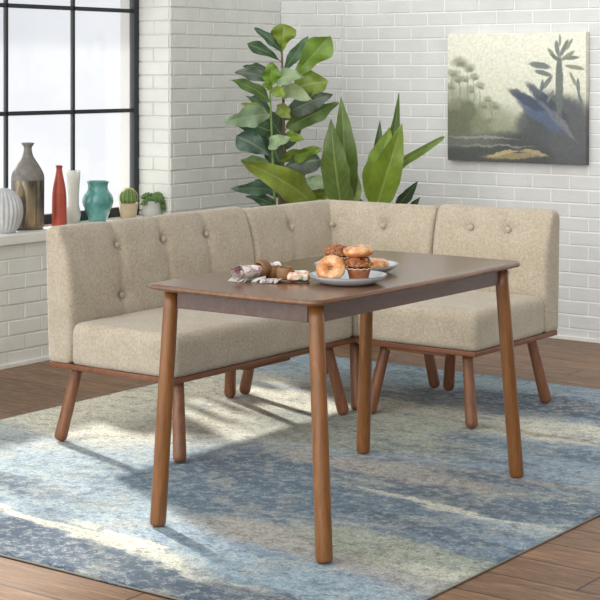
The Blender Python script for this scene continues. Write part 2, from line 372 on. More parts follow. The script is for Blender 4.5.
# ------------------------------------------------------------------ rug
RX0, RX1, RY0, RY1 = -4.80, -2.263, 3.262, 6.505
def mat_rug():
    m = N('abstract_rug'); c = m.n('ShaderNodeTexCoord'); v = c.outputs['Object']
    wv = warp(m, v, 1.7, .36, 6, (.75, 1.5, 1)); wv = warp(m, wv, 16, .07, 5, (.6, 1.6, 1)); wv = warp(m, wv, 60, .035, 3, (.5, 1.5, 1))
    P = lambda x, y: (at(x, y, .01).x-(RX0+RX1)/2, at(x, y, .01).y-(RY0+RY1)/2)
    B = []
    def b(x, y, rx, ry, an, c, amt=.95, soft=.30): p = P(x, y); B.append((p[0], p[1], rx, ry, an, soft, c, amt))
    NAVY = (46, 68, 92); BLUE = (82, 107, 126); SLATE = (74, 91, 106); PALE = (142, 160, 170); CREAM = (214, 210, 190); GREY = (160, 153, 142); SAGE = (152, 156, 132); SKY = (138, 162, 174)
    b(40, 470, .75, .42, 0, PALE); b(120, 400, .9, .75, 10, CREAM); b(250, 400, .9, .65, 10, CREAM, .95, .5); b(20, 430, .4, .08, 0, PALE, .6)
    b(20, 540, .75, .16, -6, NAVY); b(130, 575, .7, .13, -4, NAVY); b(240, 592, .5, .12, -4, SLATE, .8)
    b(25, 483, .35, .055, -6, NAVY, .7); b(120, 485, .4, .07, -4, SLATE, .5)
    b(235, 480, .5, .4, 6, BLUE, .9); b(285, 468, .4, .22, 5, SLATE, .8); b(330, 520, .7, .14, -4, BLUE, .8)
    b(60, 524, .5, .030, -10, CREAM, .95, .35); b(150, 548, .42, .030, -16, CREAM, .95, .35); b(225, 572, .3, .02, -16, CREAM, .9, .4); b(150, 505, .7, .10, -8, PALE, .7)
    b(290, 540, .45, .10, -5, GREY, .85); b(350, 560, .5, .09, -5, GREY, .7); b(335, 590, .6, .10, -4, SKY, .8); b(300, 600, .3, .04, -4, NAVY, .6)
    b(440, 560, .55, .13, -5, SAGE, .85); b(470, 575, .2, .05, 0, CREAM, .5)
    b(400, 500, .6, .22, -4, BLUE, .95); b(500, 490, .65, .22, -3, SLATE, .9); b(560, 500, .45, .12, 0, BLUE, .6); b(430, 528, .4, .05, -6, NAVY, .6)
    b(480, 513, .55, .028, -7, CREAM, .9, .35); b(540, 530, .3, .045, -6, PALE, .8)
    b(390, 470, .5, .09, -3, GREY, .85); b(520, 478, .4, .03, 0, GREY, .6); b(370, 432, .5, .28, 0, SAGE, .8)
    b(320, 425, .35, .25, 0, (128, 132, 118), .6)
    b(560, 452, .5, .10, 0, BLUE, .8); b(450, 450, .4, .05, 0, SLATE, .4)
    b(530, 425, .75, .17, -3, CREAM, .9); b(430, 420, .4, .10, 0, SAGE, .6); b(560, 436, .5, .025, -4, (150, 132, 104), .7, .3)
    b(520, 400, .75, .16, -3, NAVY, .92); b(420, 398, .5, .10, 0, SLATE, .8); b(400, 372, .8, .15, 0, SKY, .9); b(580, 393, .25, .04, 0, PALE, .7); b(330, 375, .5, .14, 0, PALE, .7)
    b(285, 385, .35, .06, 0, SKY, .5)
    col = blob_chain(m, wv, sr(128, 148, 164), B)
    pn = m.noise(warp(m, v, 5, .2, 5, (.7, 1.5, 1)), 3.2, 5, .7)
    col = m.mix(m.ramp(pn, [(.52, (0, 0, 0)), (.60, (.42,)*3)]), col, sr(168, 166, 152))
    col = m.mix(m.ramp(pn, [(.38, (.45,)*3), (.46, (0, 0, 0))]), col, sr(58, 78, 96))
    s1 = m.n('ShaderNodeMapping'); s1.inputs['Scale'].default_value = (2.2, 9, 1); s1.inputs['Rotation'].default_value = (0, 0, .12); m.l(wv, s1.inputs[0])
    st = m.noise(s1.outputs[0], 2.4, 7, .72, .6)
    col = m.mix(m.ramp(st, [(.52, (0, 0, 0)), (.66, (.38,)*3)]), col, sr(190, 196, 192))
    col = m.mix(m.ramp(st, [(.32, (.5,)*3), (.44, (0, 0, 0))]), col, sr(62, 78, 92))
    gr = m.noise(warp(m, v, 30, .05, 3, (.7, 1.3, 1)), 28, 6, .8)
    col = m.mix(m.ramp(gr, [(.52, (0, 0, 0)), (.57, (.42,)*3)]), col, sr(182, 188, 182))
    col = m.mix(m.ramp(gr, [(.40, (.6,)*3), (.45, (0, 0, 0))]), col, sr(58, 76, 92))
    sp = m.noise(v, 120, 4, .85)
    col = m.mix(1.0, col, m.ramp(sp, [(.34, (.48, .49, .51)), (.5, (.98,)*3), (.66, (1.42,)*3)]), 'MULTIPLY')
    m.set(Base_Color=col, Roughness=.95, Specular_IOR_Level=.1, Sheen_Weight=.15)
    m.bump(sp, .003, .5); return m.m
rug = thing('rug', 'large abstract blue, cream and grey rug under the table and bench', 'rug', ((RX0+RX1)/2, (RY0+RY1)/2, 0))
rw, rh = (RX1-RX0)/2, (RY1-RY0)/2
bm = bmesh.new()
nx, ny = 64, 80; G = {}
for i in range(nx+1):
    for j in range(ny+1):
        x = -rw+2*rw*i/nx; y = -rh+2*rh*j/ny
        ed = min(rw-abs(x), rh-abs(y)); wob = .008*noise.noise((x*2.2, y*2.2, 1)) if ed < .02 else 0
        G[i, j] = bm.verts.new((x*(1+wob/2), y+wob*(1 if abs(y) > rh-.02 else 0), .0050+.0008*noise.noise((x*3, y*3, 4))))
for i in range(nx):
    for j in range(ny): bm.faces.new((G[i, j], G[i+1, j], G[i+1, j+1], G[i, j+1]))
ext = bmesh.ops.extrude_face_region(bm, geom=list(bm.faces))
for q in ext['geom']:
    if isinstance(q, bmesh.types.BMVert): q.co.z = .0008
obj('pile', bm, mat_rug(), rug)
bm = bmesh.new()
loop = [(-rw, -rh), (rw, -rh), (rw, rh), (-rw, rh)]
for k in range(4):
    a, b_ = Vector((*loop[k], .0034)), Vector((*loop[(k+1) % 4], .0034)); n = 40
    pts = [a.lerp(b_, t/n) for t in range(n+1)]
    tube(bm, pts, [.0026]*(n+1), 8)
obj('edge_binding', bm, mat_plain('rug_binding', (128, 122, 112), .9), rug)
RT = .0082

# ------------------------------------------------------------------ benches
LEGM = M['leg_wood']
def bench_leg(top, foot, r0, r1, parent):
    bm = bmesh.new(); t, f = Vector(top), Vector(foot); d = (f-t)
    n = 10; pts = [t+d*(i/n)*.93 for i in range(n+1)]; rr = [r0+(r1-r0)*(i/n) for i in range(n+1)]
    for k, s in ((.955, .97), (.975, .88), (.99, .72), (1, .5)):
        pts.append(t+d*k); rr.append(r1*s)
    tube(bm, pts, rr, 24)
    return obj('leg', bm, LEGM, parent)
def dome(bm, c, axis, r, h):
    axis = Vector(axis).normalized(); a = axis.orthogonal().normalized(); b = axis.cross(a)
    prev = None; n = 16
    for k in range(6):
        t = k/5*PI/2; rr = r*math.cos(t); hh = h*math.sin(t)
        ring = [bm.verts.new(Vector(c)+axis*hh+(a*math.cos(2*PI*i/n)+b*math.sin(2*PI*i/n))*max(rr, 1e-4)) for i in range(n)]
        if prev:
            for i in range(n): bm.faces.new((prev[i], prev[(i+1) % n], ring[(i+1) % n], ring[i]))
        prev = ring
Z0 = .290; ZF = .309; ZS = .462; ZT = .811; TB = .118; LEAN = .016
def back_deform(buttons, yf, W, crease=.009, xlo=None, xhi=None):
    """front face at y=yf looks to -y; buttons = [(x, z)]"""
    xs = sorted({round(b[0], 4) for b in buttons})
    def f(p):
        x, y, z = p
        fr = 1-min(1, max(0, (y-yf)/.07))           # 1 at front, 0 at back
        tz = min(1, max(0, (z-(ZT-.05))/.05))
        d = 0
        for bx, bz in buttons:
            r2 = (x-bx)**2+(z-bz)**2
            d += .016*math.exp(-r2/.028**2)+.012*math.exp(-r2/.010**2)
        for bx in xs:
            wob = .006*math.sin(z*23+bx*9)
            d += crease*math.exp(-((x-bx-wob*(1-tz))/.014)**2)+.006*math.exp(-((x-bx)/.05)**2)
        zs = sorted({round(b[1], 4) for b in buttons})
        for bz in zs:
            if xs[0]-.06 < x < xs[-1]+.06: d += .0022*math.exp(-((z-bz)/.012)**2)
        y2 = y+d*fr
        z2 = z-d*.55*tz*(1-.5*(1-fr))
        y2 -= .008*math.sin(PI*min(1, max(0, (z-ZF)/(ZT-ZF))))*fr
        y2 += LEAN*(z-ZF)/(ZT-ZF)*(1-.3*fr)
        y2 += fr*.050*max(0, (z-.60)/(ZT-.60))**1.8
        return Vector((x, y2, z2))
    return f
def seat_deform(cx, W, y0, y1):
    def f(p):
        t = max(0, (p.z-(ZS-.06))/.06)
        k = math.cos(PI*(p.x-cx)/W*.9)*math.cos(PI*(p.y-(y0+y1)/2)/(y1-y0)*.9)
        return Vector((p.x, p.y, p.z+.012*t*max(0, k)+.0015*noise.noise((p.x*9, p.y*9, p.z*3))))
    return f
def bracket(parent, x, y):
    bm = bmesh.new(); box(bm, x-.034, x+.034, y-.034, y+.034, Z0-.008, Z0+.001, .002); obj('leg_bracket', bm, M['black'], parent, False)
def module(name, label, cat, W, D, loc, rz, buttons, group=None, left_back=False, feet=(.066, .066)):
    t = thing(name, label, cat, loc, rz, group); y1 = D/2; yf = y1-TB
    bm = bmesh.new(); box(bm, -W/2+.006, W/2-.006, -D/2+.003, D/2-.012, Z0, ZF+.001, .004, 3); obj('wood_rail', bm, M['frame_wood'], t, True)
    xl = -W/2+(TB if left_back else 0)
    sx0 = xl+.001; sx1 = W/2-.003
    obj('seat', padded(sx0, sx1, -D/2, yf-.001, ZF, ZS, (.030, .030, .040), seat_deform((sx0+sx1)/2, sx1-sx0, -D/2, yf)), M['fabric'], t)
    obj('backrest', padded(-W/2, W/2, yf, y1, ZF, ZT, (.022, .032, .042), back_deform(buttons, yf, W)), M['fabric'], t)
    for bx, bz in buttons:
        bm = bmesh.new(); yy = yf+.020+LEAN*.7*(bz-ZF)/(ZT-ZF)-.008+.050*max(0, (bz-.60)/(ZT-.60))**1.8
        dome(bm, (bx, yy+.0, bz), (0, -1, .05), .0125, .009); obj('button', bm, M['fabric'], t)
    ix, iy = W/2-feet[0], D/2-feet[1]; sp = .048
    for sx in (-1, 1):
        for sy in (-1, 1):
            bench_leg((sx*ix, sy*iy, Z0-.006), (sx*(ix+sp), sy*(iy+sp), RT+.001), .0205, .0245, t); bracket(t, sx*ix, sy*iy)
    bm = bmesh.new(); box(bm, -.14, .14, -D/2+.012, -D/2+.04, Z0-.012, Z0+.001, .004); obj('joining_block', bm, M['frame_wood'], t)
    return t
# long bench by the window: back to -X
bz0, bz1 = .720, .530
LW = 1.122; LD = .623; lcx = -3.7305-LD/2; lcy = 4.340+LW/2
bx_ = [4.643-lcy, 4.913-lcy, 5.178-lcy]
module('upholstered_bench', 'long armless tufted oatmeal bench with wooden legs, beside the window wall', 'bench', LW, LD, (lcx, lcy, 0), PI/2,
       [(x, z) for x in bx_ for z in (bz0, bz1)], feet=(.102, .066))
# slipper chair at the right
RW = .562; RD = .692; rcx = -3.718+RW/2; rcy = 5.444+RD/2
module('upholstered_chair', 'armless tufted oatmeal chair at the right end, with two buttons across its back', 'chair', RW, RD, (rcx, rcy, 0), 0,
       [(x, z) for x in (-3.541-rcx, -3.360-rcx) for z in (.721, .54)], feet=(.092, .088))
# corner seat with two backs
cx0, cx1 = lcx-LD/2, -3.722; cy0, cy1 = 5.466, rcy+RD/2-.0
ct = thing('corner_seat', 'square oatmeal corner seat with two tufted backs, between the long bench and the chair', 'chair', ((cx0+cx1)/2, (cy0+cy1)/2, 0))
CW, CD = cx1-cx0, cy1-cy0
bm = bmesh.new(); box(bm, -CW/2+.012, CW/2-.004, -CD/2+.004, CD/2-.012, Z0, ZF+.001, .004, 3); obj('wood_rail', bm, M['frame_wood'], ct)
obj('seat', padded(-CW/2+TB+.002, CW/2-.002, -CD/2+.002, CD/2-TB-.002, ZF, ZS, (.030, .030, .040), seat_deform(TB/2, CW-TB, -CD/2, CD/2-TB)), M['fabric'], ct)
ccx, ccy = (cx0+cx1)/2, (cy0+cy1)/2
rb = [(-3.978-ccx, .712)]
def round_corner(bm_, R_=.10):
    for v in bm_.verts:
        dx = (-CW/2+R_)-v.co.x; dy = v.co.y-(CD/2-R_)
        if dx > 0 and dy > 0:
            d_ = math.hypot(dx, dy); lim = R_+LEAN
            if d_ > lim: v.co.x = (-CW/2+R_)-dx*lim/d_; v.co.y = (CD/2-R_)+dy*lim/d_
    return bm_
obj('backrest', round_corner(padded(-CW/2, CW/2, CD/2-TB, CD/2, ZF, ZT-.010, (.022, .032, .042), back_deform(rb+[(rb[0][0], .53)], CD/2-TB, CW))), M['fabric'], ct)
lb = [(5.749-ccy, .712), (5.749-ccy, .54)]
bm_c = None
bmx = padded(-CD/2, CD/2-TB*.35, CW/2-TB, CW/2, ZF, ZT-.010, (.022, .032, .042), back_deform(lb, CW/2-TB, CD))
for v in bmx.verts: v.co = Vector((-v.co.y, v.co.x, v.co.z))
obj('backrest', round_corner(bmx), M['fabric'], ct)
for c, ax in (((rb[0][0], CD/2-TB+.024, .705), (0, -1, .05)), ((-(CW/2-TB+.024), lb[0][0], .705), (1, 0, .05)), ((-CW/2+TB+.004, CD/2-TB-.004, .70), (.7, -.7, .05))):
    bm = bmesh.new(); dome(bm, c, ax, .0125, .010); obj('button', bm, M['fabric'], ct)
for sx in (-1, 1):
    for sy in (-1, 1):
        ix, iy = CW/2-.062, CD/2-.070
        bench_leg((sx*ix, sy*iy, Z0-.006), (sx*(ix+.038), sy*(iy+.038), RT+.001), .0205, .0245, ct); bracket(ct, sx*ix, sy*iy)

# ------------------------------------------------------------------ table
TCX, TCY = -2.985, 4.312; TT = .743
tb = thing('dining_table', 'rectangular dark walnut dining table with round splayed legs, standing on the rug', 'table', (TCX, TCY, 0))
def top_outline(hx, hy, bx, by, r, n=14):
    pts = []
    cs = [(hx, -hy), (hx, hy), (-hx, hy), (-hx, -hy)]
    # gently bowed edges with rounded corners
    for k in range(4):
        x0, y0 = cs[k]; x1, y1 = cs[(k+1) % 4]; dx, dy = x1-x0, y1-y0; L = math.hypot(dx, dy); nx_, ny_ = dy/L, -dx/L
        bow = bx if abs(dy) > abs(dx) else by
        for i in range(n+1):
            t = r/L+(1-2*r/L)*i/n
            o = bow*(1-(2*t-1)**2)
            pts.append((x0+dx*t+nx_*o, y0+dy*t+ny_*o))
        # corner: next points by quadratic blend
        xn, yn = cs[(k+2) % 4]; d2x, d2y = xn-x1, yn-y1; L2 = math.hypot(d2x, d2y)
        n2x, n2y = d2y/L2, -d2x/L2; bow2 = bx if abs(d2y) > abs(d2x) else by
        tA = 1-r/L; oA = bow*(1-(2*tA-1)**2); A = Vector((x0+dx*tA+nx_*oA, y0+dy*tA+ny_*oA))
        tB = r/L2; oB = bow2*(1-(2*tB-1)**2); Bp = Vector((x1+d2x*tB+n2x*oB, y1+d2y*tB+n2y*oB)); K = Vector((x1, y1))+Vector((nx_+n2x, ny_+n2y))*.002
        for i in range(1, 7):
            t = i/7; q = A*(1-t)**2+K*2*t*(1-t)+Bp*t*t; pts.append((q.x, q.y))
    return pts
def slab(bm, outline, zs_ins):
    rings = []
    for z, ins in zs_ins:
        ring = []
        n = len(outline)
        for i, (x, y) in enumerate(outline):
            a = Vector(outline[i-1]); b = Vector(outline[(i+1) % n]); t = (b-a).normalized(); nv = Vector((-t.y, t.x))
            ring.append(bm.verts.new((x+nv.x*ins, y+nv.y*ins, z)))
        rings.append(ring)
    n = len(outline)
    for a, b in zip(rings, rings[1:]):
        for i in range(n): bm.faces.new((a[i], a[(i+1) % n], b[(i+1) % n], b[i]))
    bm.faces.new(rings[0][::-1]); bm.faces.new(rings[-1])
bm = bmesh.new()
slab(bm, top_outline(.322, .600, .016, .016, .045), [(TT-.019, .016), (TT-.017, .007), (TT-.013, .001), (TT-.008, 0), (TT-.003, .003), (TT-.0005, .008), (TT, .014)])
o = obj('tabletop', bm, M['top_wood'], tb, True)
ax, ay = .264, .530
AZ0, AZ1 = TT-.019-.056, TT-.0185
for s in (-1, 1):
    bm = bmesh.new(); box(bm, s*ax-.010, s*ax+.010, -ay+.02, ay-.02, AZ0, AZ1, .002); obj('apron', bm, M['apron_wood'], tb, False)
    bm = bmesh.new(); box(bm, -ax+.02, ax-.02, s*ay-.010, s*ay+.010, AZ0, AZ1, .002); obj('apron', bm, M['apron_wood'], tb, False)
for fx, fy in ((.326, -.572), (-.298, -.566), (.288, .611), (-.330, .593)):
    sx, sy = (1 if fx > 0 else -1), (1 if fy > 0 else -1)
    bm = bmesh.new(); t = Vector((sx*.270, sy*.534, AZ1)); f = Vector((fx, fy, RT+.001)); d = f-t
    n = 12; pts = [t+d*(i/n)*.985 for i in range(n+1)]; rr = [.0225+.0025*(i/n) for i in range(n+1)]
    pts += [t+d*.994, f]; rr += [.0238, .021]
    tube(bm, pts, rr, 28); obj('leg', bm, M['table_leg'], tb)

# ------------------------------------------------------------------ plates and pastries
def mat_plate():
    m = N('glazed_plate'); m.set(Base_Color=sr(204, 211, 214), Roughness=.18, Coat_Weight=.6); return m.m
M['plate'] = mat_plate(); M['plate_rim'] = mat_plain('plate_rim', (122, 132, 138), .3)
def plate(label, loc, r):
    t = thing('plate', label, 'plate', loc, 0, None)
    bm = bmesh.new()
    pr = smooth_prof([(r*.55, 0), (r*.62, .001), (r*.80, .008), (r*.95, .019), (r*1.0, .026), (r*.985, .0285), (r*.95, .026), (r*.85, .014), (r*.72, .008), (r*.4, .006), (.004, .006)], 4)
    lathe(bm, pr, 72); obj('dish', bm, M['plate'], t)
    bm = bmesh.new(); tube(bm, [(r*.992*math.cos(a*PI/36), r*.992*math.sin(a*PI/36), .0275) for a in range(73)], [.0016]*73, 6, False); obj('rim', bm, M['plate_rim'], t)
    return t
pf = at(348, 279.5, TT+.012); pf.z = TT
pb = at(356.5, 268.5, TT+.012); pb.z = TT
PR1, PR2 = .118, .135
plate('grey-blue plate in front, holding a leaning doughnut and a muffin', pf, PR1)
plate('grey-blue plate behind, holding a nut muffin and a flat doughnut', pb, PR2)

def mat_dough():
    m = N('doughnut_dough'); v = m.coord(); n1 = m.noise(v, 26, 4)
    m.set(Base_Color=m.ramp(n1, [(.3, sr(150, 84, 34)), (.7, sr(196, 130, 66))]), Roughness=.6, Subsurface_Weight=.1); m.b.inputs['Subsurface Radius'].default_value = (.01, .005, .002)
    m.bump(m.noise(v, 90), .002, .4); return m.m
def mat_glaze():
    m = N('sugar_glaze'); v = m.coord(); n1 = m.noise(v, 38, 5, .65)
    m.set(Base_Color=m.ramp(n1, [(.32, sr(168, 94, 40)), (.50, sr(200, 134, 70)), (.76, sr(236, 206, 162))]), Roughness=.22, Coat_Weight=.8, Coat_Roughness=.12)
    m.bump(m.noise(v, 45, 4), .003, .6); return m.m
def mat_crumb():
    m = N('muffin_crumb'); v = m.coord(); n1 = m.noise(v, 55, 5, .7)
    m.set(Base_Color=m.ramp(n1, [(.3, sr(84, 44, 22)), (.5, sr(146, 82, 42)), (.72, sr(206, 146, 92))]), Roughness=.5, Coat_Weight=.2)
    m.bump(n1, .006, .9); return m.m
def mat_paper():
    m = N('muffin_paper'); v = m.coord(); n1 = m.noise(v, 30, 4)
    m.set(Base_Color=m.ramp(n1, [(.3, sr(120, 62, 32)), (.7, sr(158, 92, 52))]), Roughness=.6); return m.m
M['dough'] = mat_dough(); M['glaze'] = mat_glaze(); M['crumb'] = mat_crumb(); M['paper'] = mat_paper(); M['paper_edge'] = mat_plain('paper_edge', (226, 205, 176), .7)
M['nut'] = mat_plain('chopped_nut', (166, 108, 66), .45, var=.55, vs=60, bumps=.002)
def donut(label, loc, rot, R=.034, r=.021):
    t = thing('doughnut', label, 'doughnut', loc, 0); t.rotation_euler = rot
    sd_ = random.random()*50
    def tor(bm, rr, v0, v1, full):
        n, k = 48, 22; V = []
        for i in range(n):
            a = 2*PI*i/n; row = []
            for j in range(k if full else k+1):
                b = 2*PI*j/k if full else v0+(v1-v0)*j/k
                rad = rr*(1+.06*noise.noise((math.cos(a)*2+sd_, math.sin(a)*2, b)))
                if not full: 
                    if j in (0, k): rad *= .965
                q = R+rad*math.cos(b)*(1.08)
                row.append(bm.verts.new((q*math.cos(a), q*math.sin(a), rad*.86*math.sin(b))))
            V.append(row)
        kk = k if full else k
        for i in range(n):
            for j in range(kk):
                j2 = (j+1) % k if full else j+1
                bm.faces.new((V[i][j], V[(i+1) % n][j], V[(i+1) % n][j2], V[i][j2]))
    bm = bmesh.new(); tor(bm, r, 0, 0, True); obj('ring', bm, M['dough'], t)
    bm = bmesh.new(); tor(bm, r*1.05, -.35, PI+.35, False); obj('glaze', bm, M['glaze'], t)
    return t
def muffin(label, loc, s=1.0, seed=1):
    t = thing('muffin', label, 'muffin', loc); rnd = random.Random(seed)
    bm = bmesh.new(); pr = [(.024*s, 0), (.0265*s, .012*s), (.0295*s, .024*s), (.0335*s, .036*s), (.0325*s, .036*s)]
    lathe(bm, pr, 96, flute=.022, nf=24); obj('paper_case', bm, M['paper'], t)
    bm = bmesh.new(); tube(bm, [(.0336*s*(1+.022*math.cos(24*a*PI/96))*math.cos(a*PI/96), .0336*s*(1+.022*math.cos(24*a*PI/96))*math.sin(a*PI/96), .0352*s+.0012*s*math.cos(12*a*PI/96)) for a in range(193)], [.0013]*193, 5, False); obj('paper_edge', bm, M['paper_edge'], t)
    bm = bmesh.new(); bmesh.ops.create_icosphere(bm, subdivisions=5, radius=1)
    for v in bm.verts:
        n = v.co.normalized(); k = 1+.13*noise.noise(n*2.3+Vector((seed*3, 0, 0)))+.06*noise.noise(n*7+Vector((seed, 4, 0)))
        v.co = Vector((n.x*.0355*s*k, n.y*.0355*s*k, .0425*s+n.z*(.026*s if n.z > 0 else .006*s)*k))
    obj('muffin_top', bm, M['crumb'], t)
    bm = bmesh.new()
    for i in range(70):
        a = rnd.random()*2*PI; el = rnd.uniform(.12, 1.5); n = Vector((math.cos(a)*math.cos(el), math.sin(a)*math.cos(el), math.sin(el)))
        c = Vector((n.x*.036*s, n.y*.036*s, .041*s+n.z*.027*s)); sz = rnd.uniform(.0028, .0058)*s
        r_ = bmesh.ops.create_icosphere(bm, subdivisions=1, radius=sz)
        R3 = Matrix.Rotation(rnd.random()*6, 3, n)
        for v in r_['verts']: v.co = R3 @ Vector((v.co.x*1.4, v.co.y, v.co.z*.7))*rnd.uniform(.85, 1.15)+c
    obj('nut_topping', bm, M['nut'], t, False)
    return t
dirR = Vector((math.cos(AL), math.sin(AL), 0)); dirD = Vector((-math.sin(AL), math.cos(AL), 0))
pz = TT+.0065
mf = pf+dirR*.033+dirD*.008; mf.z = pz
muffin('muffin in a brown paper case on the front plate, with a doughnut on top', mf, 1.12, 1)
donut('glazed doughnut stacked on top of the front muffin', mf+Vector((0, 0, .0905)), (math.radians(4), math.radians(-3), 0), .0265, .0185)
dl = pf-dirR*.052-dirD*.012; dl.z = pz+.0395
d1 = donut('glazed doughnut leaning upright against the muffin on the front plate', dl, (0, 0, 0), .0255, .0175)
nrm = (-dirD*.80+Vector((0, 0, .62))-dirR*.22).normalized(); d1.rotation_euler = nrm.to_track_quat('Z', 'Y').to_euler()
mb = pb-dirR*.062+dirD*.02; mb.z = pz
muffin('nut-topped muffin on the back plate, left of the stack', mb, 1.15, 5)
db = pb+dirR*.055+dirD*.0; db.z = pz+.0185
donut('glazed doughnut lying flat on the back plate', db, (0, 0, 1), .029, .0195)

# ------------------------------------------------------------------ napkins and rings
def mat_napkin(name, seed):
    m = N(name); v = m.coord(); wv = warp(m, v, 20+seed, .05, 3)
    n1 = m.noise(wv, 22, 2, .5)
    c = m.ramp(n1, [(.0, sr(232, 226, 216)), (.47, sr(244, 240, 232)), (.52, sr(168, 96, 120) if seed == 0 else sr(206, 96, 66)), (.57, sr(206, 160, 168) if seed == 0 else sr(226, 168, 120)), (.62, sr(232, 226, 216)), (.70, sr(120, 130, 76))])
    c = m.mix(m.ramp(m.noise(v, 260, 2), [(.4, (.3,)*3), (.6, (0, 0, 0))]), c, sr(196, 186, 176))
    m.set(Base_Color=c, Roughness=.9, Sheen_Weight=.2); m.bump(m.noise(v, 300, 2), .001, .5); return m.m
M['nap0'] = mat_napkin('plum_print_cloth', 0); M['nap1'] = mat_napkin('coral_print_cloth', 3)
M['fringe'] = mat_plain('white_fringe', (214, 210, 204), .9)
M['ring'] = mat_wood('turned_wood', (112, 80, 46), (154, 114, 70), 'x', .5)
def rolled(label, p, q, r, mat, pinch, group=None, sd_=0):
    """cloth rolled up along p->q, spiral seen at its ends, pinched where the ring sits"""
    p, q = Vector(p), Vector(q); L = (q-p).length; ang = math.atan2((q-p).y, (q-p).x)
    t = thing('napkin', label, 'napkin', (p.x, p.y, p.z), ang, group)
    bm = bmesh.new(); nl, nsp = 40, 90; V = []
    for i in range(nl+1):
        x = L*i/nl; k = 1-.42*math.exp(-((x/L-pinch)/.14)**2); k *= 1+.07*math.sin(x*60+1)
        row = []
        for j in range(nsp+1):
            th = j/nsp*2*PI*3.1; rr = (r*.22+(r*.78)*(j/nsp))*k*(1+.07*noise.noise((math.cos(th)*1.5, math.sin(th)*1.5, x*30+sd_)))
            row.append(bm.verts.new((x+.004*math.sin(th*1.3+j*.05)*(1 if i in (0, nl) else .3), rr*math.cos(th)*1.08, r*.97+rr*math.sin(th)*.95)))
        V.append(row)
    for i in range(nl):
        for j in range(nsp): bm.faces.new((V[i][j], V[i+1][j], V[i+1][j+1], V[i][j+1]))
    obj('cloth_roll', bm, mat, t)
    bm = bmesh.new(); rnd = random.Random(sd_)
    for i in range(26):
        y = rnd.uniform(-r*1.1, r*1.1); z = rnd.uniform(.0015, .006); l = rnd.uniform(.012, .024)
        tube(bm, [(.006, y, z+.006), (-l*.5, y+rnd.uniform(-.003, .003), z), (-l, y+rnd.uniform(-.006, .006), .0016)], [.0012, .001, .0007], 5)
    obj('fringe', bm, M['fringe'], t)
    return t, ang, L
def ring(label, loc, axis, ro=.0265, h=.036):
    t = thing('napkin_ring', label, 'napkin ring', loc)
    bm = bmesh.new(); pr = smooth_prof([(ro*.70, -h/2), (ro*.80, -h/2), (ro*.97, -h*.25), (ro, 0), (ro*.97, h*.25), (ro*.80, h/2), (ro*.68, h/2), (ro*.62, h*.4), (ro*.60, 0), (ro*.62, -h*.4), (ro*.70, -h/2)], 4)
    lathe(bm, pr, 40, cap=False); obj('wooden_band', bm, M['ring'], t)
    t.rotation_euler = Vector(axis).to_track_quat('Z', 'Y').to_euler(); return t
tz = TT+.0008
pA = at(239, 281.5, tz); pB = at(277, 275.5, tz)
rolled('rolled plum and cream printed napkin at the left, fringe towards the camera', pA, pB, .0268, M['nap0'], .60, sd_=2)
ax_ = (pB-pA).normalized(); rc = pA+(pB-pA)*.60; ring('round wooden napkin ring around the plum napkin roll', rc+Vector((0, 0, .0285)), ax_, .0285, .040)
# flat folded napkin beneath the loose ring
nb0 = at(284, 281.5, tz); t = thing('napkin', 'flat folded cream and coral napkin with fringe, right of the plum roll', 'napkin', nb0, AL-.06)
bm = bmesh.new()
for k in range(2):
    nxx, nyy = 30, 20; V = {}
    hw, hd_ = .073-.004*k, .040-.003*k
    for i in range(nxx+1):
        for j in range(nyy+1):
            x = -hw+2*hw*i/nxx+.004*k; y = -hd_+2*hd_*j/nyy
            z = .0012+k*.0032+.0014*(1+noise.noise((x*40, y*40, k*2)))
            if i > nxx*.62: z += .0035*k*min(1, (i/nxx-.62)*5)
            V[i, j] = bm.verts.new((x+.003*noise.noise((y*30, k, 0)), y+.003*noise.noise((x*30, k, 5)), z))
    for i in range(nxx):
        for j in range(nyy): bm.faces.new((V[i, j], V[i+1, j], V[i+1, j+1], V[i, j+1]))
bmesh.ops.solidify(bm, geom=list(bm.faces), thickness=.0012)
obj('folded_cloth', bm, M['nap1'], t)
bm = padded(.012, .078, -.036, .036, .007, .031, (.010, .010, .009), lambda p: Vector((p.x+.003*noise.noise((p.y*40, 1, p.z*80)), p.y+.003*noise.noise((p.x*40, 4, p.z*90)), p.z+.003*noise.noise((p.x*45, p.y*45, 2)))), step=.002, rlo=.004)
obj('folded_stack', bm, M['nap1'], t)
bm = bmesh.new(); rnd = random.Random(9)
for i in range(46):
    x = rnd.uniform(-.072, -.01) if i % 2 else -.070; y = -.040 if i % 2 else rnd.uniform(-.04, .03); l = rnd.uniform(.012, .026)
    dx, dy = ((-.3, -1) if i % 2 else (-1, -.25)); dx += rnd.uniform(-.3, .3)
    tube(bm, [(x-dx*.012, y-dy*.012, .012), (x+dx*l*.3, y+dy*l*.3, .009), (x+dx*l, y+dy*l, .0018)], [.0016, .0014, .0009], 5)
obj('fringe', bm, M['fringe'], t)
q0 = nb0+dirR*.004+dirD*.002; ring('wooden napkin ring standing open end up on the flat coral napkin', (q0.x, q0.y, TT+.0085+.019), (.03, -.05, 1), .0275, .036)
q1 = at(272.5, 277.2, TT); ring('wooden napkin ring standing between the plum roll and the ring on the coral napkin', (q1.x, q1.y, TT+.019), (-.04, .03, 1), .0265, .036)

